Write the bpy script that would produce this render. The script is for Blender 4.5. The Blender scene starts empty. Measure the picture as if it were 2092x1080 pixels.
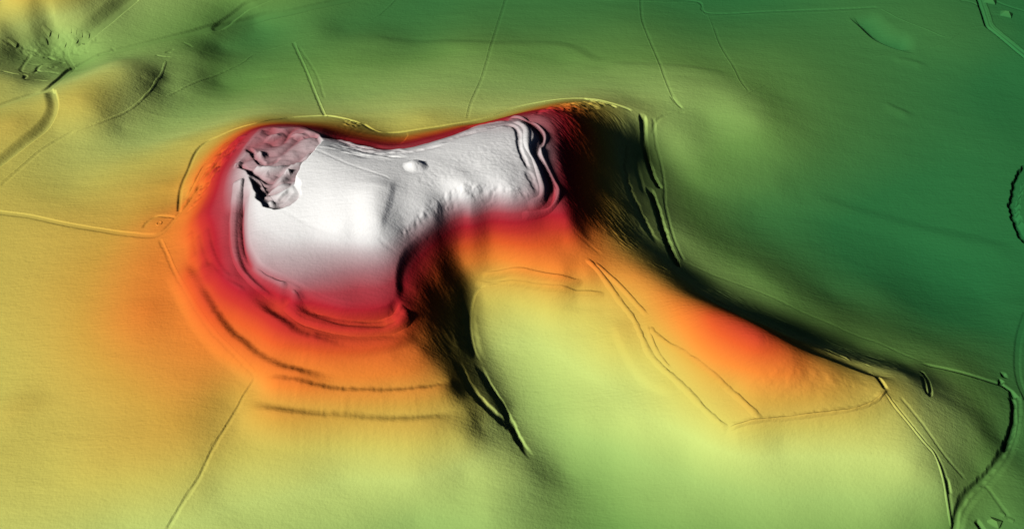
import bpy, math, random
import numpy as np
np.random.seed(7); random.seed(7)
C = bpy.context.scene
COL = C.collection

# ------------------------------------------------------------------ camera
CAM = np.array([0.0, -1550.0, 1705.0]); DEP = math.radians(48.0); FOVV = math.radians(24.0)
cam_d = bpy.data.cameras.new('camera'); cam = bpy.data.objects.new('camera', cam_d); COL.objects.link(cam)
cam.location = CAM; cam.rotation_euler = (math.pi/2 - DEP, 0, 0)
cam_d.sensor_fit = 'VERTICAL'; cam_d.angle_y = FOVV; cam_d.clip_start = 5; cam_d.clip_end = 60000
C.camera = cam

# ------------------------------------------------------------------ light
SUN_ALT = math.radians(37.0); SX, SY = -0.79, -0.615
_n = math.hypot(SX, SY); SX /= _n; SY /= _n
w = bpy.data.worlds.new('World'); C.world = w; w.use_nodes = True
nt = w.node_tree; bg = nt.nodes['Background']
sky = nt.nodes.new('ShaderNodeTexSky'); sky.sky_type = 'NISHITA'; sky.sun_disc = False
sky.sun_elevation = SUN_ALT; sky.sun_rotation = math.atan2(SX, SY); sky.air_density = 0.06; sky.dust_density = 0.05; sky.ozone_density = 0.2
nt.links.new(sky.outputs[0], bg.inputs[0]); bg.inputs[1].default_value = 0.05
sun_d = bpy.data.lights.new('sun', 'SUN'); sun_d.energy = 3.6; sun_d.angle = math.radians(12.0); sun_d.color = (1.0, 0.975, 0.93)
sun = bpy.data.objects.new('sun', sun_d); COL.objects.link(sun)
from mathutils import Vector
sun.rotation_euler = Vector((SX*math.cos(SUN_ALT), SY*math.cos(SUN_ALT), math.sin(SUN_ALT))).to_track_quat('Z', 'Y').to_euler()
sun.location = (-900, -700, 1200)
C.view_settings.view_transform = 'Standard'; C.view_settings.look = 'None'
C.view_settings.exposure = 0.04; C.view_settings.gamma = 1.0
C.cycles.diffuse_bounces = 0

# ------------------------------------------------------------------ material: the height tint of the terrain model
def zof(e):                               # tint step -> metres: the low fields roll more than the summit
    e = np.asarray(e, float); t = e-40.0
    return 200.0+3.88*t-1.12*(np.sqrt(t*t+36.0)-6.0)
RAMP = [(-3,(37,118,66)),(6,(53,126,69)),(12,(84,141,73)),(20,(124,171,86)),(28,(172,206,114)),(35,(208,226,126)),(42,(218,206,100)),
        (50,(222,174,74)),(58,(244,140,55)),(66,(230,96,43)),(72,(204,58,46)),(77,(184,38,50)),(81.5,(182,70,80)),(85.5,(180,128,134)),
        (90,(206,189,191)),(93.5,(240,238,238)),(97,(255,255,254))]
ZLO, ZHI = float(zof(-8)), float(zof(108))
def lin(c): c /= 255.0; return c/12.92 if c <= .04045 else ((c+.055)/1.055)**2.4
def tint_material(name, grain=1.0, rough=0.0):
    m = bpy.data.materials.new(name); m.use_nodes = True; n = m.node_tree; N = n.nodes; L = n.links
    b = N['Principled BSDF']; b.inputs['Roughness'].default_value = 0.95; b.inputs['Specular IOR Level'].default_value = 0.05
    g = N.new('ShaderNodeNewGeometry'); s = N.new('ShaderNodeSeparateXYZ'); L.new(g.outputs['Position'], s.inputs[0])
    mr = N.new('ShaderNodeMapRange'); mr.inputs[1].default_value = ZLO; mr.inputs[2].default_value = ZHI
    L.new(s.outputs[2], mr.inputs[0])
    cr = N.new('ShaderNodeValToRGB'); L.new(mr.outputs[0], cr.inputs[0]); el = cr.color_ramp.elements
    for i, (e, c) in enumerate(RAMP):
        p = (float(zof(e))-ZLO)/(ZHI-ZLO)
        q = el[i] if i < 2 else el.new(p)
        q.position = p; q.color = (lin(c[0]), lin(c[1]), lin(c[2]), 1)
    L.new(cr.outputs[0], b.inputs['Base Color'])
    tc = N.new('ShaderNodeTexCoord')
    last = None
    for rot, sc, det, dist in ((math.radians(-38), (0.05, 0.22, 0.05), 4.0, 0.6*grain), (math.radians(12), (0.10, 0.35, 0.1), 3.0, 0.25*grain), (math.radians(6), (0.06, 0.006, 0.1), 2.0, 0.3*grain), (0, (0.28, 0.28, 0.28), 4.0, 0.42*grain)):
        mp = N.new('ShaderNodeMapping'); mp.inputs['Rotation'].default_value = (0, 0, rot); mp.inputs['Scale'].default_value = sc
        L.new(tc.outputs['Object'], mp.inputs[0])
        ns = N.new('ShaderNodeTexNoise'); ns.inputs['Scale'].default_value = 1.0; ns.inputs['Detail'].default_value = det; L.new(mp.outputs[0], ns.inputs['Vector'])
        bp = N.new('ShaderNodeBump'); bp.inputs['Strength'].default_value = 1.0; bp.inputs['Distance'].default_value = dist
        L.new(ns.outputs[0], bp.inputs['Height'])
        if last: L.new(last.outputs[0], bp.inputs['Normal'])
        last = bp
    L.new(last.outputs[0], b.inputs['Normal'])
    return m
M_GROUND = tint_material('height_tint_ground', 1.0)
M_BANK = tint_material('height_tint_bank', 1.3)
M_ROAD = tint_material('height_tint_road', 0.35)

# ------------------------------------------------------------------ pixel helpers (surveying only: a photo point -> a point of the land)
F = 540.0/math.tan(FOVV/2)
def ray(u, v):
    u = np.asarray(u, float); v = np.asarray(v, float)
    a = (u-1046)/F; b = (540-v)/F
    return np.stack([a, math.cos(DEP)+b*math.sin(DEP), -math.sin(DEP)+b*math.cos(DEP)], -1)
def at_z(u, v, z):
    r = ray(u, v); t = (z-CAM[2])/r[..., 2]
    return CAM + r*t[..., None]

# control heights: u v e triples (e = step of the tint)
CP = """
0 0 42 60 5 43 160 10 37 110 20 38 0 60 37 60 50 35 110 50 31.5 200 40 30.5 260 20 28.5 330 10 26 420 5 22 520 5 18
40 100 28.5 100 130 26.5 100 90 26 150 100 24.5 0 120 32 0 155 37 30 165 37 100 160 29 150 140 24 250 95 24.5 330 80 22.5 430 60 18 210 105 25 520 40 13
60 190 37 0 220 40 30 250 44 60 230 42 170 200 43 220 170 39 260 150 36.5 240 125 32 300 140 31.5 310 158 31.5 345 160 27 150 240 41 200 230 40 325 178 29 290 200 33 110 265 40 130 180 39
250 113 25 350 130 26 400 110 22 450 95 14 480 130 17 400 150 23.5 370 170 26 340 195 28 450 170 19 500 100 13 560 70 12
60 300 41 0 330 42 150 300 38 250 260 34 330 250 30 420 225 27 520 190 23 560 150 19 620 110 16 700 60 12
50 400 43 150 380 41 250 340 41 330 320 42 380 290 41 130 450 46 250 430 48 300 400 49 340 380 50 350 430 55 320 455 56
0 480 44 60 530 45 0 600 44 100 600 47 200 520 50 260 500 53 300 540 57 200 620 52 300 640 58 0 700 43 100 720 46 200 740 50 300 760 53 400 780 54 450 720 58 400 680 59 380 620 60
0 800 42 100 830 44 200 850 46 300 850 49 400 850 50 480 830 48 0 920 42 100 950 42 200 950 44 300 930 46 400 930 45 0 1050 39 100 1070 38 250 1070 36 350 1040 37 450 1000 37 450 1070 34
550 900 44 600 980 37 600 1060 32 700 900 42 700 970 36 720 1050 31 850 900 42 850 970 36 850 1060 28 950 900 40 950 970 33 1000 1050 29
520 770 54 520 830 50 600 840 50 700 840 49 800 840 48 900 840 46 960 850 42
400 560 66 390 500 64 370 460 60 430 600 69 480 640 68 560 690 67 640 700 68 720 720 66 800 720 65 860 720 60 560 740 60 640 780 56 720 790 55 800 790 54 880 780 53 920 780 50
420 520 73 430 440 78 410 440 73 420 400 69 440 370 75 455 430 81 460 500 80 470 560 79 500 600 77 560 610 76 620 640 75 700 660 74 780 665 72 830 655 70
475 400 85 485 350 88 480 480 84.5 500 545 83 512 480 90.5 507 430 91 520 535 87.5 560 575 84 600 600 81.5 700 628 78.5 780 618 78.5 800 560 83
550 480 92.5 600 520 90 680 540 87.5 760 530 88 560 540 88 640 580 84 730 590 81.5
620 440 97.5 680 400 103.5 720 420 103.5 640 370 102 700 460 99 760 400 107 770 450 101.5 600 480 94 680 500 92 740 360 105 700 340 103 660 320 101.5 640 300 99 780 380 107 580 440 96.5 550 400 97 570 350 98.5 600 320 99 720 480 95 640 480 94
810 440 98 830 380 102 900 380 97.5 960 350 97 1000 300 96 1050 330 94.5 1060 370 93 950 400 95 880 420 95 820 450 95 1000 272 93 920 310 97 860 310 96 760 308 93 700 293 91 820 304 91 900 287 93 980 262 92 1040 400 91 960 430 87 890 450 89 1080 390 90 800 490 92
680 275 80 760 293 79 820 293 76 860 285 77 900 276 80 980 252 84 1060 243 86 1100 258 87 740 280 60
700 266 58 800 287 64 900 269 60 1000 248 62 1100 222 58 700 250 44 800 276 44 900 262 43 1000 239 40 1100 212 38 1210 204 38
520 265 80 470 292 68 440 315 64 405 362 60 382 408 57 490 303 80 480 270 54 520 247 46 440 280 45 400 310 45 380 350 49 375 400 53 570 258 78 640 265 82 600 246 44
1120 290 88 1150 360 80 1140 400 82 1110 430 79 1180 250 70 1140 235 78 1100 240 84 1180 330 68 1200 400 62 1160 450 76 1230 300 50 1240 380 46 1240 250 44 1210 215 46 1160 212 55
1270 420 44 1280 330 33 1290 260 34 1310 300 26 1300 380 32 1330 450 31 1300 470 37 1260 490 52 1200 480 62 1220 520 58 1340 520 38 1320 240 32 1340 350 25 1360 430 26 1370 500 28 1390 540 29
1050 450 78 950 450 79 900 480 79 860 520 79 840 580 77 1000 480 69 1100 480 70 1150 490 66 1050 510 63 1000 530 57 930 520 65 900 560 66 950 570 52 1080 550 56 1150 560 57 1200 560 56 1180 530 59
870 640 64 850 690 62 900 620 57 930 640 48 910 700 49 940 740 44 960 640 42 950 700 41 970 600 45 1000 590 46 1080 590 47 1180 600 47 1000 640 40 1100 640 40 1200 640 43 1230 590 50
980 720 37 1010 790 34 1040 850 31 1060 700 35 1150 700 37 1250 700 42 1100 780 31 1200 780 34 1000 700 36 1100 880 28.5 1200 860 31 1300 780 37 1300 860 34 1400 840 39 1400 930 31 1080 960 29.5 1150 960 24 1180 1040 22 1250 940 26 1300 1030 23 1270 1070 20.5 1400 1030 25 1100 1060 25 980 870 37.5 1010 830 36 950 800 42.5 1040 920 32.5
1300 560 55 1350 600 56 1300 620 50 1400 630 60 1450 648 66.5 1500 668 69 1550 698 69 1450 700 61 1400 690 55 1340 680 49 1500 740 59 1560 740 62 1620 730 62 1650 760 56 1580 790 54 1500 790 50 1430 770 48 1400 760 46 1700 760 53 1760 770 47 1680 810 50 1600 840 47 1540 850 46 1480 850 43 1800 790 45 1740 830 45
1500 900 38 1600 900 38 1700 880 40 1800 830 42 1840 880 38 1600 980 31 1500 980 30 1700 980 31 1800 960 33 1600 1060 25 1500 1060 24 1700 1060 25 1800 1060 25 1860 960 33 1880 1060 23 1930 1000 27 1910 920 32 1960 900 27 2000 880 23 1900 830 34 1960 830 26 2040 830 16 2050 900 15 2000 960 20 1980 1040 19 2080 960 15 2080 1050 15
1450 569 25 1500 590 24 1560 627 23 1650 667 22 1750 708 21.5 1850 743 21.5 1900 757 22 1430 605 46 1520 647 49 1600 684 49 1700 725 43 1800 760 40 1900 785 30 1850 766 36 1870 746 22
1400 300 24 1450 250 23 1550 250 22 1430 400 18 1500 350 17 1600 300 17 1400 480 25 1480 480 16 1450 540 24 1550 560 20 1600 600 20 1700 655 19.5 1800 700 19 1950 740 17 2040 770 12 1550 450 10 1650 500 8 1750 500 5 1850 500 3 1950 500 3 2060 500 3 1700 600 11 1800 600 8 1900 600 3 2000 600 2 2060 620 4 1900 680 10 2000 700 9 1700 400 8 1800 400 6 1900 400 5 2000 400 5 1700 300 12 1800 300 9 1900 300 7 2060 300 6 1700 200 13 1800 200 10 1950 200 7 2060 180 5 1600 200 17 1700 100 11 1850 120 9 1950 80 9 2060 80 7 1600 100 13 1600 20 8 1750 10 9 1900 10 9 2060 10 6
1500 200 24 1400 190 27 1300 200 30 1250 170 27 1350 120 20 1200 130 21 1450 120 17 1300 50 13 1400 30 9 1500 30 8 1150 60 13 1050 60 13 1050 120 21 950 100 20 850 90 14 750 80 15 800 40 10 950 30 11 900 5 9 1100 10 10 650 60 14 700 130 20 850 150 24 1000 170 27 1130 180 28 700 190 26 850 200 32 950 210 34 780 230 36 870 240 40 640 220 32 550 220 32 600 170 22
"""
CP = np.array([float(x) for x in CP.split()]).reshape(-1, 3)
PW = at_z(CP[:, 0], CP[:, 1], zof(CP[:, 2]))
px, py, pz = PW[:, 0], PW[:, 1], PW[:, 2]

# thin plate through the control heights
S = 500.0
def phi(r2): return 0.5*r2*np.log(np.maximum(r2, 1e-12))
n = len(px); qx, qy = px/S, py/S
A = phi((qx[:, None]-qx)**2+(qy[:, None]-qy)**2) + np.diag(np.where((CP[:, 0] > 1390) & (CP[:, 0] < 1930) & (CP[:, 1] > 540) & (CP[:, 1] < 800), 1.5e-4, np.where((CP[:, 0] > 360) & (CP[:, 0] < 870) & (CP[:, 1] > 430) & (CP[:, 1] < 740) & (CP[:, 2] < 92), 3e-4, 8e-4)))
P = np.stack([np.ones(n), qx, qy], 1)
sol = np.linalg.solve(np.block([[A, P], [P.T, np.zeros((3, 3))]]), np.concatenate([pz, np.zeros(3)]))
def tps(x, y):
    out = sol[n] + sol[n+1]*x/S + sol[n+2]*y/S
    for i in range(n): out = out + sol[i]*phi((x/S-qx[i])**2+(y/S-qy[i])**2)
    return out
X0, X1, Y0, Y1 = -1290.0, 1290.0, -780.0, 840.0
CS = 5.0
cxs = np.arange(X0, X1+CS*.5, CS); cys = np.arange(Y0, Y1+CS*.5, CS)
cX, cY = np.meshgrid(cxs, cys)
base = np.clip(tps(cX, cY), -30, 420)

GS = 1.5
gxs = np.arange(X0, X1+.01, GS); gys = np.arange(Y0, Y1+.01, GS)
def cubic_up(a, src, dst, axis):
    t = (dst-src[0])/(src[1]-src[0]); i = np.clip(np.floor(t).astype(int), 0, len(src)-2); f = t-i
    m = len(src)-1
    tk = lambda k: np.take(a, np.clip(i+k, 0, m), axis=axis)
    sh = [1, 1]; sh[axis] = -1; f = f.reshape(sh)
    p0, p1, p2, p3 = tk(-1), tk(0), tk(1), tk(2)
    return p1+0.5*f*(p2-p0+f*(2*p0-5*p1+4*p2-p3+f*(3*(p1-p2)+p3-p0)))
Z = cubic_up(cubic_up(base, cys, gys, 0), cxs, gxs, 1)
GX, GY = np.meshgrid(gxs, gys)
BASE = Z.copy()
def bil(a, x, y):
    tx = np.clip((np.asarray(x)-X0)/GS, 0, len(gxs)-1.001); ty = np.clip((np.asarray(y)-Y0)/GS, 0, len(gys)-1.001)
    i = tx.astype(int); j = ty.astype(int); fx = tx-i; fy = ty-j
    return (a[j, i]*(1-fx)+a[j, i+1]*fx)*(1-fy)+(a[j+1, i]*(1-fx)+a[j+1, i+1]*fx)*fy

def ground_hit(u, v):
    r = ray(u, v); r = r/np.linalg.norm(r, axis=-1, keepdims=True)
    t = (450-CAM[2])/r[..., 2]; hit = np.full(t.shape, np.nan); prev = t.copy()
    for k in range(500):
        p = CAM + r*t[..., None]; below = p[..., 2] <= bil(BASE, p[..., 0], p[..., 1])
        new = below & np.isnan(hit)
        hit[new] = t[new]
        if not np.isnan(hit).any(): break
        t = t+3.0
    lo = hit-3.0; hi = hit.copy()
    for k in range(10):
        mid = (lo+hi)/2; p = CAM + r*mid[..., None]; b = p[..., 2] <= bil(BASE, p[..., 0], p[..., 1])
        hi = np.where(b, mid, hi); lo = np.where(b, lo, mid)
    p = CAM + r*hi[..., None]
    return p[..., :2]
def nums(s): return np.array([float(q) for q in s.split()]).reshape(-1, 2)
def smooth_line(p, step=4.0):
    p = np.asarray(p, float); out = []
    m = len(p)
    for i in range(m-1):
        p0, p1, p2, p3 = p[max(i-1, 0)], p[i], p[i+1], p[min(i+2, m-1)]
        k = max(2, int(np.linalg.norm(p2-p1)/step)); f = np.arange(k)[:, None]/k
        out.append(p1+0.5*f*(p2-p0+f*(2*p0-5*p1+4*p2-p3+f*(3*(p1-p2)+p3-p0))))
    out.append(p[-1:])
    return np.concatenate(out)
def line(s, step=4.0):
    q = nums(s); return smooth_line(ground_hit(q[:, 0], q[:, 1]), step)
def poly(s):
    q = nums(s); return ground_hit(q[:, 0], q[:, 1])
def in_poly(P_, x, y):
    ins = np.zeros(x.shape, bool); j = len(P_)-1
    for i in range(len(P_)):
        xi, yi = P_[i]; xj, yj = P_[j]
        c = ((yi > y) != (yj > y)) & (x < (xj-xi)*(y-yi)/((yj-yi) or 1e-9)+xi)
        ins ^= c; j = i
    return ins
def window(P_, mg):
    i0 = max(0, int((P_[:, 0].min()-mg-X0)/GS)); i1 = min(len(gxs), int((P_[:, 0].max()+mg-X0)/GS)+2)
    j0 = max(0, int((P_[:, 1].min()-mg-Y0)/GS)); j1 = min(len(gys), int((P_[:, 1].max()+mg-Y0)/GS)+2)
    return slice(j0, max(j1, j0)), slice(i0, max(i1, i0))
def dist_line(P_, x, y, mg):
    """distance, signed side (+ = left of travel) and arc position, only near the line"""
    D = np.full(x.shape, 1e9); SG = np.zeros(x.shape); T = np.zeros(x.shape)
    seg = np.linalg.norm(np.diff(P_, axis=0), axis=1); acc = np.concatenate([[0], np.cumsum(seg)])
    x0, y0 = x[0, 0], y[0, 0]
    for k in range(len(P_)-1):
        a, b = P_[k], P_[k+1]; d = b-a; L2 = max(d@d, 1e-9)
        i0 = max(0, int((min(a[0], b[0])-mg-x0)/GS)); i1 = int((max(a[0], b[0])+mg-x0)/GS)+2
        j0 = max(0, int((min(a[1], b[1])-mg-y0)/GS)); j1 = int((max(a[1], b[1])+mg-y0)/GS)+2
        sl = (slice(j0, max(j1, 0)), slice(i0, max(i1, 0)))
        xs, ys = x[sl], y[sl]
        if xs.size == 0: continue
        t = np.clip(((xs-a[0])*d[0]+(ys-a[1])*d[1])/L2, 0, 1)
        ex = xs-a[0]-t*d[0]; ey = ys-a[1]-t*d[1]; dd = np.hypot(ex, ey)
        m = dd < D[sl]
        D[sl] = np.where(m, dd, D[sl]); SG[sl] = np.where(m, np.sign(d[0]*ey-d[1]*ex), SG[sl]); T[sl] = np.where(m, acc[k]+t*seg[k], T[sl])
    return D, SG, T, acc[-1]
def sst(t): t = np.clip(t, 0, 1); return t*t*(3-2*t)
# value noise
def vnoise(x, y, seed):
    rs = np.random.RandomState(seed); R = rs.rand(256, 256)*2-1
    i = np.floor(x).astype(int); j = np.floor(y).astype(int); fx = x-i; fy = y-j
    fx = fx*fx*(3-2*fx); fy = fy*fy*(3-2*fy); i &= 255; j &= 255; i2 = (i+1) & 255; j2 = (j+1) & 255
    return (R[j, i]*(1-fx)+R[j, i2]*fx)*(1-fy)+(R[j2, i]*(1-fx)+R[j2, i2]*fx)*fy
def fbm(x, y, seed, octs=4):
    s = 0; a = 1.0
    for o in range(octs): s = s+a*vnoise(x*2**o+13.7*o, y*2**o-7.1*o, seed+o); a *= .5
    return s

# ------------------------------------------------------------------ carving the land
def carve(s, half, side, depth, left=None, right=None, ends=12.0, wob=0.0, pts=None):
    """a sunken way or ditch: flat bottom of half width, sides of given run; left/right override the run"""
    P_ = line(s) if pts is None else pts
    l = side if left is None else left; r = side if right is None else right
    mg = half+max(l, r)+3; sl = window(P_, mg); x, y = GX[sl], GY[sl]
    if x.size == 0: return P_
    D, SG, T, Ln = dist_line(P_, x, y, mg)
    if wob: D = D + wob*vnoise(T/6.0+50, T*0+3.3, 5)*(D > half*.6)
    run = np.where(SG > 0, l, r)
    a = 1-sst((D-half)/run)
    a *= sst(T/ends+.0)*sst((Ln-T)/ends) if ends > 0 else 1
    Z[sl] -= depth*a
    return P_
def step_line(s, up, down, h, side=1, ends=25.0, wob=0.0, pts=None):
    """ground that rises gently to a crest along the line and falls sharply behind it (side: +1 the gentle flank is left of travel)"""
    P_ = line(s) if pts is None else pts
    mg = max(up, down)+4; sl = window(P_, mg); x, y = GX[sl], GY[sl]
    D, SG, T, Ln = dist_line(P_, x, y, mg)
    sd = D*SG*side
    if wob: sd = sd + wob*vnoise(T/9.0, T*0+1.7, 11) + wob*.6*vnoise(T/3.5, T*0+4.7, 12)
    a = np.where(sd >= 0, 1-sst(sd/up), 1-sst(-sd/down))
    a *= sst(T/ends)*sst((Ln-T)/ends)
    Z[sl] += h*a
def scarp(s, h, face, fade, side=1, ends=20.0):
    """a sharp break of slope: the ground on one side drops h within the face, then meets the old slope again over fade"""
    P_ = line(s); mg = face+fade+3; sl = window(P_, mg); x, y = GX[sl], GY[sl]
    D, SG, T, Ln = dist_line(P_, x, y, mg)
    sd = D*SG*side
    a = np.where(sd > 0, sst(sd/face)*(1-sst((sd-face)/fade)), 0)*sst(T/ends)*sst((Ln-T)/ends)
    Z[sl] -= h*a
def bump_at(u, v, rx, ry, h, rot=0.0, power=1.0):
    c = ground_hit(np.array([u]), np.array([v]))[0]
    R_ = max(rx, ry)*1.05; sl = window(c[None], R_); x, y = GX[sl]-c[0], GY[sl]-c[1]
    cr, sr = math.cos(rot), math.sin(rot); a = (x*cr+y*sr)/rx; b = (-x*sr+y*cr)/ry
    Z[sl] += h*(1-sst(np.sqrt(a*a+b*b)))**power
def rough_patch(s, amp, scale, seed, feather=15.0, stretch=(1, 1), rot=0.0):
    P_ = poly(s); sl = window(P_, feather); x, y = GX[sl], GY[sl]
    m = in_poly(P_, x, y).astype(float)
    D, _, _, _ = dist_line(np.concatenate([P_, P_[:1]]), x, y, feather+1)
    m = m*sst(D/feather)
    cr, sr = math.cos(rot), math.sin(rot); a = (x*cr+y*sr)/(scale*stretch[0]); b = (-x*sr+y*cr)/(scale*stretch[1])
    Z[sl] += m*amp*fbm(a, b, seed, 3)

# straight steep faces between a crest and a foot
def ruled(crest, foot, mix, feather=6.0):
    global BASE
    A_ = line(crest); B_ = line(foot); za = bil(BASE, A_[:, 0], A_[:, 1]); zb = bil(BASE, B_[:, 0], B_[:, 1])
    ka = np.concatenate([[0], np.cumsum(np.linalg.norm(np.diff(A_, axis=0), axis=1))]); kb = np.concatenate([[0], np.cumsum(np.linalg.norm(np.diff(B_, axis=0), axis=1))])
    P_ = np.concatenate([A_, B_[::-1]]); sl = window(P_, 5); x, y = GX[sl], GY[sl]
    m = in_poly(P_, x, y)
    da, _, ta, la = dist_line(A_, x, y, 400); db, _, tb, lb_ = dist_line(B_, x, y, 400)
    zz = (np.interp(ta, ka, za)*db+np.interp(tb, kb, zb)*da)/np.maximum(da+db, 1e-3)
    e_ = sst(np.minimum(ta, la-ta)/50.0+.0)
    w_ = np.where(m, mix*e_, 0)
    Z[sl] = Z[sl]*(1-w_)+zz*w_
ruled('650 284 700 291 760 303 820 305 900 287 980 259 1050 245', '635 243 690 246 740 257 800 271 850 265 900 258 980 243 1045 226', .8)
BASE[:] = Z
scarp('1400 585 1440 607 1520 650 1600 694 1700 738 1780 768 1840 782', 10, 14, 30, 1, 60)
# roads and lanes are sunken into the land
ROADS = {}
def road(key, s, half, depth, l=5, r=5, ends=0, surf=None):
    P_ = line(s); carve(None, half, 0, depth, l, r, ends, pts=P_); ROADS[key] = (P_, surf or half*.92)
road('main road', '-15 222 0 216 60 195 100 180 130 155 150 140 185 122 240 103 300 88 380 70 450 54 523 40 600 23 690 3 725 -6', 4.5, 3.4, 7, 4)
road('north lane', '172 82 190 65 220 40 250 15 275 -6', 4, 6.0, 20, 4)
road('sunken lane', '-12 342 0 335 25 315 50 295 85 268 103 245 112 222 113 205 108 186', 2.5, 7.0, 18, 2.5)
road('village lane', '150 142 144 131 136 118 135 100 142 86 128 72 115 60 95 50', 2.5, .8, 5, 4)
road('branch road', '440 57 470 38 500 15 523 5 550 -6', 4, 2.5, 6, 4)
road('east road', '2002 -6 2014 30 2022 52 2040 68 2070 92 2098 114', 4, 2.0, 3, 7)
road('bottom road', '1953 1090 1958 1065 1963 1045 1973 1025 1990 1003 2010 985 2035 957 2058 922 2072 885 2078 850 2076 815', 4.5, 3.0, 5, 9)
road('edge road', '2098 640 2083 690 2079 740 2084 780 2098 815', 3, 1.5, 4, 4)
carve('1998 -6 2009 28 2017 52 2024 58 2034 66 2066 93 2092 115', 2.2, 3, 5.5, ends=0)
carve('1950 1090 1955 1055 1962 1030 1980 1003 2002 984 2030 952 2052 918 2066 885 2072 850 2068 805', 2.2, 5, 4.0, ends=0, wob=2)
carve('2052 918 2066 885 2073 850 2070 810', 2.5, 3, 6, wob=2)
# track along the foot of the quarry
TRACK = line('-10 432 60 441 125 455 200 468 250 476 300 481 325 477 345 461 365 436 385 411 400 386 420 361 440 336 465 310')
carve(None, 2.5, 0, 1.6, 3, 5, 5, pts=TRACK)
# quarter: lynchets shaped as banks, their backs turned from the sun to darken the band
step_line('370 535 378 555 390 578 405 605 430 645 460 685 495 715 530 745 580 765 640 780 690 789', 34, 17, 10.5, -1, 60, .8)
step_line('408 535 415 560 430 594', 22, 15, 7, -1, 25, .4)
step_line('480 612 523 634 560 660 600 690 640 703 690 716 735 723', 30, 17, 9.5, -1, 70, .8)
step_line('523 780 560 790 640 803 700 809 780 811 850 807 900 799 940 788', 30, 14, 9.5, -1, 40, .8)
step_line('480 841 505 840 560 851 620 860 720 868 800 873 870 870 960 864', 44, 19, 11.0, -1, 70, .6)
step_line('425 538 440 558 457 575 500 596', 14, 7, 2.5, -1, 12)
step_line('388 470 390 500 397 535', 14, 8, 2.5, -1, 12)
step_line('402 480 408 510 420 540 445 575', 14, 8, 2.5, -1, 12)
step_line('420 465 428 505 445 545 470 575', 12, 7, 2.5, -1, 12)
# sharp edge of the summit
scarp('503 395 500 425 500 465 507 505 525 542 560 572 600 597 650 616 700 630 750 634 790 630 803 615', 12, 7, 34, -1, 25)
scarp('803 615 806 590 806 560 812 530 830 500 860 475 900 455 960 442', 8, 12, 40, -1, 30)
scarp('655 282 700 288 760 303 820 304 900 284 980 257 1050 243', 12, 8, 40, 1, 20)
scarp('1050 243 1090 255 1100 275 1100 300 1110 340 1122 375 1128 395', 6, 8, 30, 1, 25)
scarp('560 700 640 705 720 712 800 700 850 690', 6, 10, 30, -1, 40)
# old rampart ditches
carve('500 380 495 420 493 470 499 512 517 545 545 570 580 588', 5, 8, 5.5, ends=20)
carve('600 596 640 622 700 641 760 647 800 640 824 618', 5, 8, 6.5, ends=18)
carve('600 622 640 650 690 666 750 676 830 672', 4, 14, 3.0, ends=25)
carve('526 540 580 567 620 587 690 617 750 625 788 620', .6, 3, 1.0, ends=20)
carve('1068 240 1092 258 1103 280 1092 305 1103 330 1117 362 1125 388 1121 408 1104 424', 4, 6, 8.0, ends=25)
carve('1020 258 1045 256 1058 270 1061 300 1073 330 1083 350', 1.5, 4, 3.2, ends=20, wob=1)
carve('940 262 1000 248 1050 247', 1, 5, 3.0, ends=20)
carve('1075 345 1088 372 1098 395', 1, 6, 2.5, ends=10, wob=3)
# north foot ledge
carve('365 432 367 400 372 375 385 345 400 310 420 290 450 276 480 263 523 251 560 244 600 239 660 236 690 239 735 252', 1.2, 4, 3.2, ends=8)
carve('740 252 770 268 800 271 850 265 900 258 950 249 1000 238 1046 221 1100 209 1160 201 1210 202 1250 211 1292 226', 1.2, 4, 3.0, ends=8)
carve('402 395 410 360 425 335', 1, 3, 2, ends=8)
carve('1190 200 1215 206 1245 213 1260 220', 2, 4, 6, ends=6)
rough_patch('375 440 400 400 420 340 445 310 490 282 500 292 470 320 440 365 400 420', 4.0, 13, 31, 6, (1, .6), .8)
rough_patch('1070 240 1140 212 1220 204 1250 214 1220 228 1140 232', 3.5, 14, 35, 10, (1.2, .6), 0)
rough_patch('700 240 740 250 730 262 700 256', 2.0, 9, 37, 6)
# gullies and black-sided hollows
carve('960 592 956 650 963 690 974 725 985 745', 4, 10, 3.5, ends=40, wob=2)
carve('930 730 952 778 982 818 1010 845 1030 862 1050 885', 3, 6, 4.5, ends=30, wob=2)
carve('972 735 1000 790 1025 828 1042 862 1062 902 1090 940', 3, 5, 6, ends=45, wob=1)
carve('1313 232 1316 280 1324 330 1335 360 1350 386', 3, 5, 8, ends=10, wob=1)
carve('1326 382 1340 420 1355 470 1370 510 1386 545', 4, 5, 9, ends=10, wob=1.5)
carve('1278 270 1270 330 1285 385 1300 420 1325 470 1350 500', 3, 8, 5, ends=30, wob=3)
carve('1292 300 1303 350 1318 400', 2, 6, 2.5, ends=20)
carve('1880 742 1950 757 2010 774 2050 787 2070 797', 1.2, 4, 2.5, ends=20)
scarp('1735 32 1760 54 1785 77 1810 90 1840 100 1872 108', 11, 9, 60, 1, 40)
carve('1772 752 1790 766 1812 797', 1.6, 4, 5, ends=8)
carve('1884 758 1894 772 1902 797 1899 806 1892 796 1888 778 1883 766', 1.0, 3, 4.5, ends=3)
carve('2048 775 2046 784 2056 792 2068 800 2078 812', 2, 3, 6, ends=4)
carve('2050 760 2054 772', 2, 4, 5, ends=4)
carve('2100 345 2085 366 2076 400 2072 425 2080 455 2098 490', 7, 4, 12, ends=0, wob=3)
carve('1933 972 1938 990 1942 1010', 1.5, 4, 4, ends=6)
carve('1812 808 1850 853 1890 903 1915 932 1932 972 1940 1010 1948 1060 1953 1085', 1.0, 4, 1.5, ends=8)
carve('1838 808 1880 858 1930 928 1975 980', .8, 3, 1.0, ends=8)
carve('2012 985 2040 1025 2066 1062', .8, 4, 1.0, ends=8)
carve('1994 1062 2002 1072 2014 1090', 2.5, 3, 8, ends=4)
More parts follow.
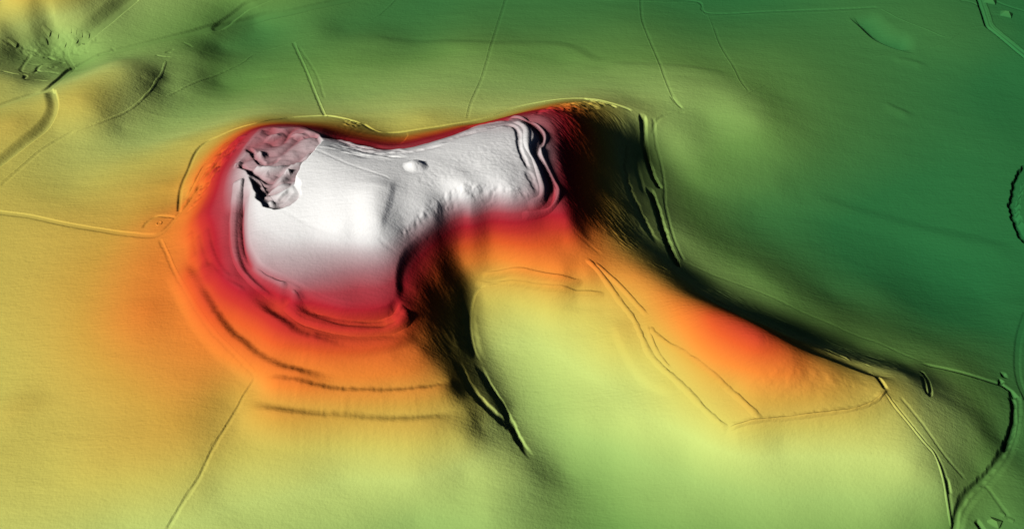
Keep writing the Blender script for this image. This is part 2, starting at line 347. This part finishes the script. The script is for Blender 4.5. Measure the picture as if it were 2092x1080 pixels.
carve('1060 581 1020 577 990 579 970 592 960 620 957 650 961 690 970 720 985 748', 1, 4, 5.5, 4, 26, ends=45)
step_line('1480 880 1550 863 1620 856 1700 846 1750 838 1790 821 1814 796', 26, 9, 4.5, -1, 20, .8)
step_line('968 573 1000 562 1046 556 1100 564 1150 572 1200 580', 20, 8, 3.2, -1, 40)
step_line('985 580 1046 583 1130 595 1195 604 1240 606', 24, 8, 3.0, -1, 40)
rough_patch('830 380 860 345 960 300 1040 270 1060 300 1080 370 1040 390 960 360 880 390', .30, 5, 47, 12)
carve('1735 32 1760 54 1785 77 1810 90 1840 100 1872 108', 1.5, 3, 6.0, 5, 2, ends=40)
# thin boundary ditches
for s_, d_ in (('598 85 625 145 645 195 664 238', 2.2), ('610 95 645 150 662 200', .9), ('1035 -4 1015 60 1000 110 985 160 965 205 955 242', .9), ('1330 -4 1425 3 1447 26 1569 23 1720 18 1792 14', 2.2),
               ('325 488 340 520 350 545 365 575 385 610 410 650 440 690 480 730 523 773', 1.6), ('523 773 500 805 480 842 440 905 415 955 400 985 375 1022 338 1085', 2.2),
               ('0 380 40 345 80 310 120 285 150 268', 1.1), ('638 303 700 330 740 345 800 367', .9), ('772 482 786 498 810 514', 1.0), ('570 425 640 463 705 485', .5),
               ('1170 470 1200 495 1230 520', 1.0), ('1960 0 1990 6 2008 20', 1.5), ('2030 0 2060 12 2098 24', 1.6), ('2025 32 2045 30', 1.0),
               ('1310 -4 1313 40 1330 85 1345 120 1360 160 1375 195 1394 221', 1.0), ('1460 55 1475 95 1500 135 1515 165 1530 186', .7),
               ('1370 195 1382 210 1396 222', 2.5), ('1390 530 1450 558 1569 603 1640 637 1720 672 1800 702 1880 736', .9),
               ('1335 240 1340 290 1350 330 1358 380 1360 420 1375 480 1398 533', 2.2), ('1332 275 1340 250 1360 236 1400 228', 1.6), ('290 466 303 451 320 441 345 442 358 444', 3.2),
               ('0 144 30 151 50 153 47 161', 1.8), ('47 162 70 163 98 165', 2.2), ('38 145 55 148 70 147 78 136 88 131 115 130 132 126', 2.0), ('75 142 80 146 100 147 120 150', 2.0),
               ('42 96 55 99 75 104', 2.2), ('86 118 97 116 105 121 115 122', 1.8), ('100 114 104 107', 2.0), ('95 137 105 139 115 135', 1.5), ('40 145 50 128 62 108', 1.0), ('55 131 80 133', 1.0),
               ('185 85 210 84 228 82', 1.2), ('224 98 236 102', 1.5), ('195 112 215 106 228 104', 1.2), ('355 100 340 107 350 108', 1.5), ('370 85 385 92 392 97', 1.2), ('315 112 330 115 348 116', 2.2),
               ('122 62 140 68', 1.0), ('0 80 15 86 30 94', 1.2), ('85 88 95 94', 1.4), ('170 106 182 107', 1.0)):
    carve(s_, .8, 3.2, d_*(.75 if nums(s_)[:, 0].max() < 235 and nums(s_)[:, 1].max() < 166 else .6), ends=6, wob=1.0)
# gentle undulations of the fields
step_line('740 76 800 86 900 90 1000 92 1100 92 1160 100 1205 125 1225 136', 60, 30, 2.6, -1, 60)
step_line('1225 136 1320 136 1420 142 1500 158', 50, 25, 1.6, -1, 50)
step_line('1640 400 1700 420 1800 450 1900 478 2000 500 2092 520', 45, 25, 2.2, -1, 60)
step_line('1380 330 1450 365 1550 378 1640 380', 60, 40, 3.5, 1, 60)
step_line('-60 875 0 855 50 832 110 795', 60, 40, 4.0, 1, 60)
step_line('1046 606 1100 628 1170 640 1240 637', 30, 12, 2.0, -1, 30)
step_line('1255 650 1270 690 1290 730 1320 770 1360 792 1390 796', 30, 14, 2.5, 1, 25)
step_line('1820 120 1860 125 1900 140', 25, 12, 1.5, -1, 25)
step_line('1800 210 1830 222 1870 240', 25, 12, 1.8, -1, 25)
# the flat dome field ends in a step above the neck of the hill
step_line('800 366 792 400 780 440 773 470 770 488', 70, 10, 2.5, -1, 25)
rough_patch('800 500 815 455 860 420 900 385 960 365 1050 372 1100 385 1100 420 1040 432 950 432 890 450 840 490', 2.1, 7.5, 41, 14)
rough_patch('640 300 700 290 780 295 850 310 830 325 760 330', 1.8, 12, 43, 12, (2.2, .6), -.2)
rough_patch('880 300 960 262 1040 255 1040 262 960 275 900 305', 1.2, 10, 45, 8, (3, .5), .3)
# grain of the steep hillsides
rough_patch('1110 240 1180 215 1260 225 1300 260 1300 380 1330 480 1350 520 1280 520 1220 470 1150 430 1130 350', .7, 5, 51, 25, (2.2, .6), -.7)
rough_patch('830 640 850 530 900 490 940 560 950 700 945 770 900 740', .35, 5, 53, 20, (2.0, .6), -.7)
rough_patch('1300 530 1400 555 1500 595 1650 672 1860 748 1860 762 1700 740 1600 695 1480 620', .8, 5, 55, 12, (2.5, .6), -.45)
rough_patch('1560 735 1640 730 1740 760 1800 790 1780 815 1680 830 1580 835 1500 800', .6, 12, 57, 20)
# village hollows
rough_patch('20 90 60 70 110 60 180 55 210 80 170 115 120 125 60 120 30 110', .8, 8, 61, 12)
# the quarry bitten out of the hill
QP = '478 333 495 350 505 362 512 380 520 402 535 421 560 429 594 420 616 398 614 374 604 358 616 338 642 306 662 287 650 272 620 258 580 255 535 260 512 278 492 305'
QPOLY = poly(QP)
QF = np.array([float(x) for x in '560 280 82 600 275 83 640 270 84 530 290 84 520 330 86 560 320 87 600 312 87 630 300 88 540 350 87.5 570 345 85.5 600 335 84.5 625 318 86 560 375 87.5 545 395 87 560 412 88 585 398 92 598 380 94'.split()]).reshape(-1, 3)
QW = at_z(QF[:, 0], QF[:, 1], zof(QF[:, 2]+1.2))
sl = window(QPOLY, 20); qx_, qy_ = GX[sl], GY[sl]
ins = in_poly(QPOLY, qx_, qy_); Dq, _, _, _ = dist_line(np.concatenate([QPOLY, QPOLY[:1]]), qx_, qy_, 40.0)
Dq = Dq + 3.0*vnoise(qx_/14, qy_/14, 71)
wt = 0; zf = 0
for a_ in QW:
    k_ = 1/((qx_-a_[0])**2+(qy_-a_[1])**2+300)**1.5; wt = wt+k_; zf = zf+k_*a_[2]
q_ = qy_*.85-qx_*.42
zf = zf/wt + 11.0*np.abs(np.sin(q_/15+1.9*fbm(qx_/48, qy_/48, 73, 2)))*(.55+.45*vnoise(qx_/30, qy_/30, 77)) - 4.0 + .8*fbm(qx_/14, qy_/10, 75, 2)
m_ = sst(np.where(ins, Dq, 0)/7.0)
Z[sl] = Z[sl]*(1-m_)+np.minimum(Z[sl]+2, zf)*m_
for s_ in ('483 336 505 340 525 347 545 350 560 342', '522 378 538 374 560 358 592 342', '510 352 522 362 535 380 552 402', '505 300 530 318 552 312 570 300', '560 400 578 385 596 368'):
    carve(s_, 1.2, 5, 4.5, ends=12, wob=1.5)
for s_, d_ in (('690 291 740 306 800 313 850 308 905 296', 2.6), ('720 303 770 314 815 318', 2.0), ('900 292 960 272 1030 256', 2.0)):
    carve(s_, 1.2, 6, d_, ends=20, wob=2)
bump_at(848, 337, 32, 30, -1.5)
# slight roughness everywhere
Z += .10*fbm(GX/5.0, GY/3.0, 81, 2) + .35*fbm(GX/60.0, GY/22.0, 83, 2)
# ------------------------------------------------------------------ objects from the land
def tag(o, label=None, cat=None, group=None, kind=None):
    if label: o['label'] = label
    if cat: o['category'] = cat
    if group: o['group'] = group
    if kind: o['kind'] = kind
    return o
def mesh_obj(name, V, Q, mat, normals=None):
    me = bpy.data.meshes.new(name); me.vertices.add(len(V)); me.vertices.foreach_set('co', np.ascontiguousarray(V, np.float32).ravel())
    k = Q.shape[1]
    me.loops.add(Q.size); me.loops.foreach_set('vertex_index', np.ascontiguousarray(Q, np.int32).ravel())
    me.polygons.add(len(Q)); me.polygons.foreach_set('loop_start', np.arange(0, Q.size, k, dtype=np.int32))
    me.polygons.foreach_set('use_smooth', np.ones(len(Q), bool))
    me.update(calc_edges=True); me.validate()
    if normals is not None: me.normals_split_custom_set_from_vertices(normals)
    me.materials.append(mat)
    o = bpy.data.objects.new(name, me); COL.objects.link(o)
    return o

# whole land grid with a growing margin out to the horizon
ext = np.cumsum(12*1.35**np.arange(22))
axs = np.concatenate([X0-ext[::-1], gxs, X1+ext]); ays = np.concatenate([Y0-ext[::-1], gys, Y1+ext])
ne = len(ext); Zf = np.pad(Z, ne, mode='edge')
AX, AY = np.meshgrid(axs, ays)
out = np.maximum(np.maximum(X0-AX, AX-X1), np.maximum(Y0-AY, AY-Y1)); f = sst(out/900.0)
Zf = Zf*(1-f)+80*f
dzy, dzx = np.gradient(Zf, ays, axs)
NRM = np.stack([-dzx, -dzy, np.ones_like(Zf)], -1); NRM /= np.linalg.norm(NRM, axis=-1, keepdims=True)
ny, nx = Zf.shape
FX = (AX[:-1, :-1]+AX[1:, 1:])/2; FY = (AY[:-1, :-1]+AY[1:, 1:])/2
LAB = np.zeros(FX.shape, np.int8)
REG_NAMES = [(0, 'terrain'), (1, 'hill'), (2, 'ridge'), (3, 'quarry')]
HILLP = poly('325 485 345 460 372 375 400 310 450 276 523 251 600 239 690 239 760 262 800 271 900 258 1000 238 1100 209 1210 202 1292 226 1305 300 1325 380 1340 470 1300 540 1200 580 1000 575 962 600 962 690 942 785 800 808 640 800 530 748 440 690 380 610')
RIDGEP = poly('1200 580 1300 540 1380 547 1500 588 1650 667 1800 728 1890 758 1812 800 1700 848 1550 862 1485 878 1400 810 1330 740 1290 660 1230 610')
LAB[in_poly(RIDGEP, FX, FY)] = 2
LAB[in_poly(HILLP, FX, FY)] = 1
LAB[in_poly(QPOLY, FX, FY)] = 3
idx = np.arange(ny*nx).reshape(ny, nx)
quads = np.stack([idx[:-1, :-1], idx[:-1, 1:], idx[1:, 1:], idx[1:, :-1]], -1)
Vall = np.stack([AX, AY, Zf], -1).reshape(-1, 3); Nall = NRM.reshape(-1, 3)
for code, name in REG_NAMES:
    q = quads[LAB == code]
    if len(q) == 0: continue
    used, inv = np.unique(q, return_inverse=True)
    tag(mesh_obj(name, Vall[used], inv.reshape(-1, 4), M_GROUND, Nall[used]), kind='structure')

def ribbon(P_, half, h, prof='round', mat=M_BANK, name='bank', base=-0.25, wob=0.0, seed=1, taper=10.0, skew=0.0, nacross=11):
    """a bank of earth laid along the line, resting on the land"""
    P_ = np.asarray(P_); d = np.gradient(P_, axis=0); d /= np.maximum(np.linalg.norm(d, axis=1, keepdims=True), 1e-6)
    nrm = np.stack([-d[:, 1], d[:, 0]], 1)
    L_ = np.concatenate([[0], np.cumsum(np.linalg.norm(np.diff(P_, axis=0), axis=1))])
    s = np.linspace(-1, 1, nacross)
    tp = sst(L_/taper)*sst((L_[-1]-L_)/taper) if taper > 0 else np.ones(len(P_))
    hw = half*(1+wob*.6*vnoise(L_/7.0, L_*0, seed)); hh = h*(1+wob*vnoise(L_/5.0, L_*0+9, seed+1))*tp
    x = P_[:, 0][:, None]+nrm[:, 0][:, None]*s[None]*hw[:, None]; y = P_[:, 1][:, None]+nrm[:, 1][:, None]*s[None]*hw[:, None]
    t = s - skew*(1-s*s)
    if prof == 'round': pr = (1-t*t)**1.5
    elif prof == 'flat': pr = sst((1-np.abs(t))/.45)
    else: pr = np.ones_like(t)
    z = bil(Z, x, y)+hh[:, None]*pr[None]+base*(1-np.minimum(pr*3, 1))[None]
    V = np.stack([x, y, z], -1).reshape(-1, 3)
    m = len(P_); I = np.arange(m*nacross).reshape(m, nacross)
    Q = np.stack([I[:-1, :-1], I[1:, :-1], I[1:, 1:], I[:-1, 1:]], -1).reshape(-1, 4)
    return mesh_obj(name, V, Q, mat)
# road surfaces
for key in ROADS:
    P_, hf = ROADS[key]
    tag(ribbon(P_, hf, 0.10, 'sheet', M_ROAD, 'road', base=0, taper=0, nacross=7), kind='structure')
tag(ribbon(TRACK, 2.0, 0.10, 'sheet', M_ROAD, 'track', base=0, taper=0, nacross=5), kind='structure')

BG = 'earth banks along the field edges'; RG = 'ramparts of the hill fort'; TG = 'banks along the old ways over the spur'
BANKS = [
 # name, category, group, label, line, half, height, profile, wobble, skew
 ('rampart', 'earthwork', RG, 'broad pink-topped rampart curving down the west edge of the white summit', '487 366 481 420 479 470 484 510 500 543 530 569 584 597', 11, 6.5, 'flat', .1, 0),
 ('rampart', 'earthwork', RG, 'flat red rampart terrace sweeping under the front edge of the summit', '586 604 620 638 680 655 740 662 790 659 818 648 833 630', 13, 7.5, 'flat', .08, 0),
 ('rampart', 'earthwork', RG, 'thin pink outer rampart rounding the black eastern end of the summit', '1040 240 1078 243 1103 257 1115 275 1106 300 1116 330 1130 360 1142 385 1140 405 1125 425 1095 438 1066 442', 5, 4.5, 'round', .03, 0),
 ('rampart', 'earthwork', RG, 'grey inner rampart at the eastern end, just inside the deep black ditch', '1050 247 1075 262 1078 295 1094 325 1104 360 1111 390 1105 410 1080 424', 7, 3.5, 'round', .1, 0),
 ('rampart', 'earthwork', RG, 'long low grey rampart along the north rim behind the round mound', '690 285 740 300 800 303 860 295 920 275 980 257 1035 247', 6, 2.5, 'round', .2, 0),
 ('field_bank', 'bank', BG, 'curved dark bank closing the golden field below the road bend at upper left', '338 124 333 140 327 155 318 166 305 186 280 211 250 231 200 251 150 269', 4.5, 3.2, 'round', .5, 0),
 ('field_bank', 'bank', BG, 'long pale bank running up the green field toward the top edge left of centre', '338 196 420 160 490 130 525 108 600 85 660 65 730 45 765 35 790 16 810 -5', 5, 3.0, 'round', .4, 0),
 ('field_bank', 'bank', BG, 'short bright bank ending at the corner of the long pale bank', '308 184 320 190 334 196', 3.5, 2.5, 'round', .2, 0),
 ('field_bank', 'bank', BG, 'straight bank running down to the notch in the north foot of the hill', '604 90 631 150 651 200 668 238', 3, 1.6, 'round', .3, 0),
 ('field_bank', 'bank', BG, 'faint thin bank crossing the green field behind the middle of the hill', '1030 -4 1010 60 995 110 980 160 960 205 950 240', 3, 1.0, 'round', .4, 0),
 ('field_bank', 'bank', BG, 'thin pale bank from the top edge to the hooked corner behind the east end', '1306 -4 1309 40 1326 85 1341 120 1356 160 1371 195 1388 221', 3.5, 1.6, 'round', .4, 0),
 ('field_bank', 'bank', BG, 'thin bank dropping from the top hedge kink to the dotted hedge bank', '1446 28 1456 55 1471 95 1496 135 1511 165 1527 186', 3.5, 1.5, 'round', .3, 0),
 ('field_bank', 'bank', BG, 'long bank with a kink running level along the top right edge', '1180 -3 1260 1 1340 3 1424 8 1444 31 1500 30 1569 28 1720 23 1795 18', 3.5, 2.2, 'round', .4, 0),
 ('field_bank', 'bank', BG, 'dotted hedge bank curving away from the north-east corner of the hill', '1290 229 1340 228 1400 225 1460 218 1510 200 1545 182 1580 168 1660 148 1760 122 1850 103', 3.5, 2.0, 'round', .7, 0),
 ('field_bank', 'bank', BG, 'rough bank between the black crescent ditch and the road junction at upper right', '1868 108 1900 98 1930 88 1955 70 1985 56 2015 53', 4, 2.4, 'round', .6, 0),
 ('field_bank', 'bank', BG, 'straight thin bank across the small field enclosed by the black crescent ditch', '1798 16 1840 38 1890 58 1930 74 1948 76', 3.5, 2.2, 'round', .3, 0),
 ('field_bank', 'bank', BG, 'pale roadside bank on the far side of the road at the top right corner', '2011 -6 2024 30 2031 50 2048 66 2078 90 2099 108', 4.5, 4, 'round', .3, 0),
 ('field_bank', 'bank', BG, 'long low bank beside the track across the yellow field at far left', '-5 428 60 437 125 451 200 464 250 471 290 474', 3.5, 1.8, 'round', .4, 0),
 ('field_bank', 'bank', BG, 'thin bank hugging the orange western foot of the hill', '330 488 345 520 356 545 371 575 391 610 416 650 446 690 486 729 526 768', 3.5, 1.7, 'round', .5, 0),
 ('field_bank', 'bank', BG, 'straight bank running down the yellow foreground from the orange slope', '518 773 495 805 475 842 436 905 411 955 396 983 371 1020 334 1083', 3, 1.6, 'round', .3, 0),
 ('field_bank', 'bank', BG, 'faint straight bank across the pale field beside the sunken lane', '-4 375 36 342 76 307 116 282 148 265', 3, 1.2, 'round', .5, 0),
 ('field_bank', 'bank', BG, 'rough bank closing the bottom of the orange spur down to its pointed end', '1487 879 1550 862 1620 856 1700 846 1750 838 1790 821 1812 797', 4.5, 2.6, 'round', .6, 0),
 ('field_bank', 'bank', BG, 'low golden bank along the upper terrace in the hollow between hill and spur', '985 560 1046 556 1100 564 1150 571 1192 577', 7, 3.0, 'round', .2, 0),
 ('field_bank', 'bank', BG, 'second lower golden bank under the terrace in the hollow', '970 574 1046 580 1130 591 1195 600 1235 602', 6, 2.4, 'round', .3, 0),
 ('field_bank', 'bank', BG, 'thin pale bank from the spur tip down toward the bottom road', '1808 802 1846 848 1886 898 1911 928 1926 970 1934 1010 1942 1060 1947 1085', 4, 2.0, 'round', .3, 0),
 ('field_bank', 'bank', BG, 'rough bank on the outside of the curve of the bottom road', '2088 800 2088 850 2083 890 2070 925', 5, 3, 'round', .7, 0),
 ('way_bank', 'bank', TG, 'long ridge of earth beside the track that slants down the orange spur', '1325 668 1345 690 1400 725 1440 753 1500 805 1530 832 1556 858', 5, 2.8, 'round', .5, 0),
 ('way_bank', 'bank', TG, 'rough bank forming the lower left edge of the spur ways', '1258 604 1290 645 1312 690 1332 730 1390 785 1430 826 1460 856 1487 880', 5, 2.6, 'round', .5, 0),
 ('way_bank', 'bank', TG, 'short bank at the head of the spur where the ways come off the hill', '1197 528 1225 556 1250 592 1268 618', 5, 3.0, 'round', .2, 0),
 ('way_bank', 'bank', TG, 'short inner bank between the two ways on the pale shoulder of the spur', '1213 535 1255 573 1292 612 1322 645', 4.5, 2.4, 'round', .2, 0),
 ('way_bank', 'bank', TG, 'thin forked bank dividing the ways in the middle of the spur flank', '1322 664 1330 690 1345 725 1370 755', 4, 2.2, 'round', .5, 0),
 ('way_bank', 'bank', TG, 'thin ledge like a bright thread along the black face of the spur', '1450 603 1530 645 1600 676 1680 710 1740 736', 2.0, 1.4, 'round', .2, 0),
 ('way_bank', 'bank', None, 'rough orange bank climbing from the track junction toward the quarry', '366 432 386 406 403 378 426 348 453 316 482 290 505 274', 6, 6.0, 'round', .5, 0),
 ('way_bank', 'bank', None, 'broken orange ledge on the outer side of the rough bank below the quarry', '378 402 394 374 412 342 440 312 470 287', 4, 4.0, 'round', .7, 0),
 ('spoil_ridge', 'quarry spoil', None, 'long pale ridge of spoil lying diagonally across the quarry floor', '512 336 540 332 575 322 610 307 640 292', 11, 9, 'round', .3, 0),
 ('spoil_ridge', 'quarry spoil', None, 'short dark ridge of spoil at the near end of the quarry by the black wall', '506 352 525 362 540 385 556 408', 6, 5, 'round', .3, 0),
]
for nm, ca, gr, lb, pts, hf, hh, pr, wb, sk in BANKS:
    tag(ribbon(line(pts), hf*(.75 if nm == 'field_bank' else 1), hh*(1.0 if 'golden bank' in lb or 'spur' in lb else .2 if nm == 'field_bank' else .7 if nm == 'way_bank' else 1), pr, M_BANK, nm, wob=wb*.7, seed=len(lb), skew=sk), lb, ca, gr)

def heap(name, label, cat, u, v, rx, ry, h, rot=0, seed=1, rough=.15, flat=.0, group=None):
    c = ground_hit(np.array([u]), np.array([v]))[0]; rr = np.linspace(0, 1, 14); th = np.linspace(0, 2*np.pi, 41)[:-1]
    R_, T_ = np.meshgrid(rr, th, indexing='ij'); cr, sr = math.cos(rot), math.sin(rot)
    k = 1+rough*vnoise(np.cos(T_)*2+9, np.sin(T_)*2+5, seed)
    a = R_*rx*k*np.cos(T_); b = R_*ry*k*np.sin(T_); x = c[0]+a*cr-b*sr; y = c[1]+a*sr+b*cr
    p = 1-sst((R_-flat)/(1-flat))
    z = bil(Z, x, y)+h*p*(1+rough*vnoise(x/6, y/6, seed+3))-.3*R_**6
    V = np.stack([x, y, z], -1).reshape(-1, 3); I = np.arange(V.shape[0]).reshape(R_.shape); J = np.roll(I, -1, axis=1)
    Q = np.stack([I[:-1], I[1:], J[1:], J[:-1]], -1).reshape(-1, 4)
    return tag(mesh_obj(name, V, Q, M_BANK), label, cat, group)
heap('round_mound', 'round grey mound standing alone on the summit behind the white field', 'mound', 848, 338, 22, 20, 11, seed=3, rough=.1, flat=.04)
SG_ = 'heaps of spoil in the quarry'
for u, v, rx, ry, h, rt, lb in ((530, 306, 14, 12, 8, .3, 'rounded heap of spoil nearest the orange track in the quarry'), (584, 328, 10, 9, 6, .0, 'small rounded heap of spoil just under the long pale ridge'),
        (542, 336, 9, 8, 6, .2, 'small heap of spoil in the middle of the quarry floor'), (560, 272, 22, 10, 6, .4, 'long reddish heap of spoil at the far lip of the quarry'), (612, 270, 18, 10, 6, -.2, 'reddish heap of spoil beside the dark north slope'),
        (484, 337, 9, 8, 5, .0, 'small pale heap of spoil at the western mouth of the quarry')):
    heap('spoil_heap', lb, 'quarry spoil', u, v, rx, ry, h, rt, seed=int(u), rough=.25, group=SG_)

# low earth ring beside the track
def ring(name, label, cat, u, v, r, wdt, h):
    c = ground_hit(np.array([u]), np.array([v]))[0]; t = np.linspace(0, 2*np.pi, 49)
    return tag(ribbon(np.stack([c[0]+r*np.cos(t), c[1]+r*np.sin(t)], 1), wdt, h, 'round', M_BANK, name, taper=0), label, cat)
ring('earth_ring', 'small low earth ring in the angular enclosure beside the track', 'earthwork', 324, 456, 4.2, 1.8, 1.1)

# buildings: walls below, hipped roof above
def building(label, u, v, lx, ly, hw, hr, rot, group, name='house', cat='house', bury=1.5, dz=0):
    c = ground_hit(np.array([u]), np.array([v]))[0]; z0 = float(bil(Z, c[0], c[1]))+dz
    e = bpy.data.objects.new(name, None); COL.objects.link(e); e.location = (c[0], c[1], z0); e.rotation_euler = (0, 0, rot); tag(e, label, cat, group)
    def part(nm, V, Fc):
        me = bpy.data.meshes.new(nm); me.from_pydata(V, [], Fc); me.update(); me.materials.append(M_ROAD)
        o = bpy.data.objects.new(nm, me); COL.objects.link(o); o.parent = e; return o
    a, b = lx/2, ly/2
    part('wall', [(-a, -b, -bury), (a, -b, -bury), (a, b, -bury), (-a, b, -bury), (-a, -b, hw), (a, -b, hw), (a, b, hw), (-a, b, hw)], [(0, 1, 5, 4), (1, 2, 6, 5), (2, 3, 7, 6), (3, 0, 4, 7), (4, 5, 6, 7)])
    a2, b2 = a+.4, b+.4; rg = max(a-b, a*.25); h0 = hw+.01
    part('roof', [(-a2, -b2, h0), (a2, -b2, h0), (a2, b2, h0), (-a2, b2, h0), (-rg, 0, h0+hr), (rg, 0, h0+hr)], [(0, 1, 5, 4), (1, 2, 5), (2, 3, 4, 5), (3, 0, 4), (3, 2, 1, 0)])
    return e
building('pale hip-roofed building alone in the field right of the road at top right', 2056, 30, 24, 17, 1.5, 9, -.35, 'lone buildings by the east road')
building('pale hip-roofed building cut by the top edge beside the east road', 2022, 3, 26, 17, 1.5, 7.5, -.3, 'lone buildings by the east road')
building('pale building at the bottom right corner beside a black slot in the ground', 2030, 1066, 20, 13, 1.5, 4, -.6, None)
def low_house(label, u, v, lx, ly, rot, group, name='house', cat='house'):
    """a low building that follows the fall of the land: walls and a shallow roof"""
    c = ground_hit(np.array([u]), np.array([v]))[0]; z0 = float(bil(Z, c[0], c[1]))
    e = bpy.data.objects.new(name, None); COL.objects.link(e); e.location = (c[0], c[1], z0); tag(e, label, cat, group)
    cr, sr = math.cos(rot), math.sin(rot); s_ = np.linspace(-1, 1, 5); A_, B_ = np.meshgrid(s_, s_)
    a = A_*lx/2; b_ = B_*ly/2; x = a*cr-b_*sr; y = a*sr+b_*cr
    gz = bil(Z, c[0]+x, c[1]+y)-z0
    zr = gz*.9+.7+.7*(1-np.abs(B_))
    V = np.stack([x, y, zr], -1).reshape(-1, 3); I = np.arange(25).reshape(5, 5)
    def part(nm, V, Fc):
        me = bpy.data.meshes.new(nm); me.from_pydata([tuple(q) for q in V], [], [tuple(int(k) for k in f) for f in Fc]); me.update(); me.materials.append(M_ROAD)
        o = bpy.data.objects.new(nm, me); COL.objects.link(o); o.parent = e
    part('roof', V, np.stack([I[:-1, :-1], I[:-1, 1:], I[1:, 1:], I[1:, :-1]], -1).reshape(-1, 4))
    per = np.concatenate([I[0, :-1], I[:-1, -1], I[-1, :0:-1], I[:0:-1, 0]]); m = len(per)
    top = V[per]*np.array([.97, .97, 1]) - np.array([0, 0, .02]); bot = top.copy(); bot[:, 2] = gz.reshape(-1)[per]-.6
    part('wall', np.concatenate([bot, top]), [(k, (k+1) % m, m+(k+1) % m, m+k) for k in range(m)])
VG = 'low houses of the village at upper left'
for u, v, lx, ly, rt, lb in ((139, 58, 12, 9, -.3, 'leftmost low house of the row at the top of the village'), (150, 61, 11, 9, -.3, 'second low house along the row at the top of the village'), (160, 65, 12, 9, -.2, 'third low house along the row at the top of the village'),
        (173, 66, 13, 9, -.2, 'low house at the end of the row, nearest the north lane'), (93, 61, 14, 9, -.4, 'low house above the bend of the village lane'), (112, 71, 12, 8, -.3, 'low house just left of the top of the village lane'),
        (24, 86, 14, 9, -.2, 'lone low house at the far left of the village'), (150, 80, 14, 9, -.4, 'low house in the fork between the village lane and the north lane'), (128, 90, 11, 9, -.4, 'low house left of the village lane, halfway down'),
        (87, 83, 12, 9, .3, 'low house among the small plots in the middle of the village')):
    low_house(lb, u, v, lx, ly, rt, VG)
for u, v, lx, ly, rt, lb in ((2048, 1050, 9, 7, -.5, 'small outbuilding behind the pale building at bottom right'), (2066, 1062, 9, 7, -.5, 'small outbuilding at the right of the pale building, near the bottom edge')):
    low_house(lb, u, v, lx, ly, rt, None, 'outbuilding', 'outbuilding')
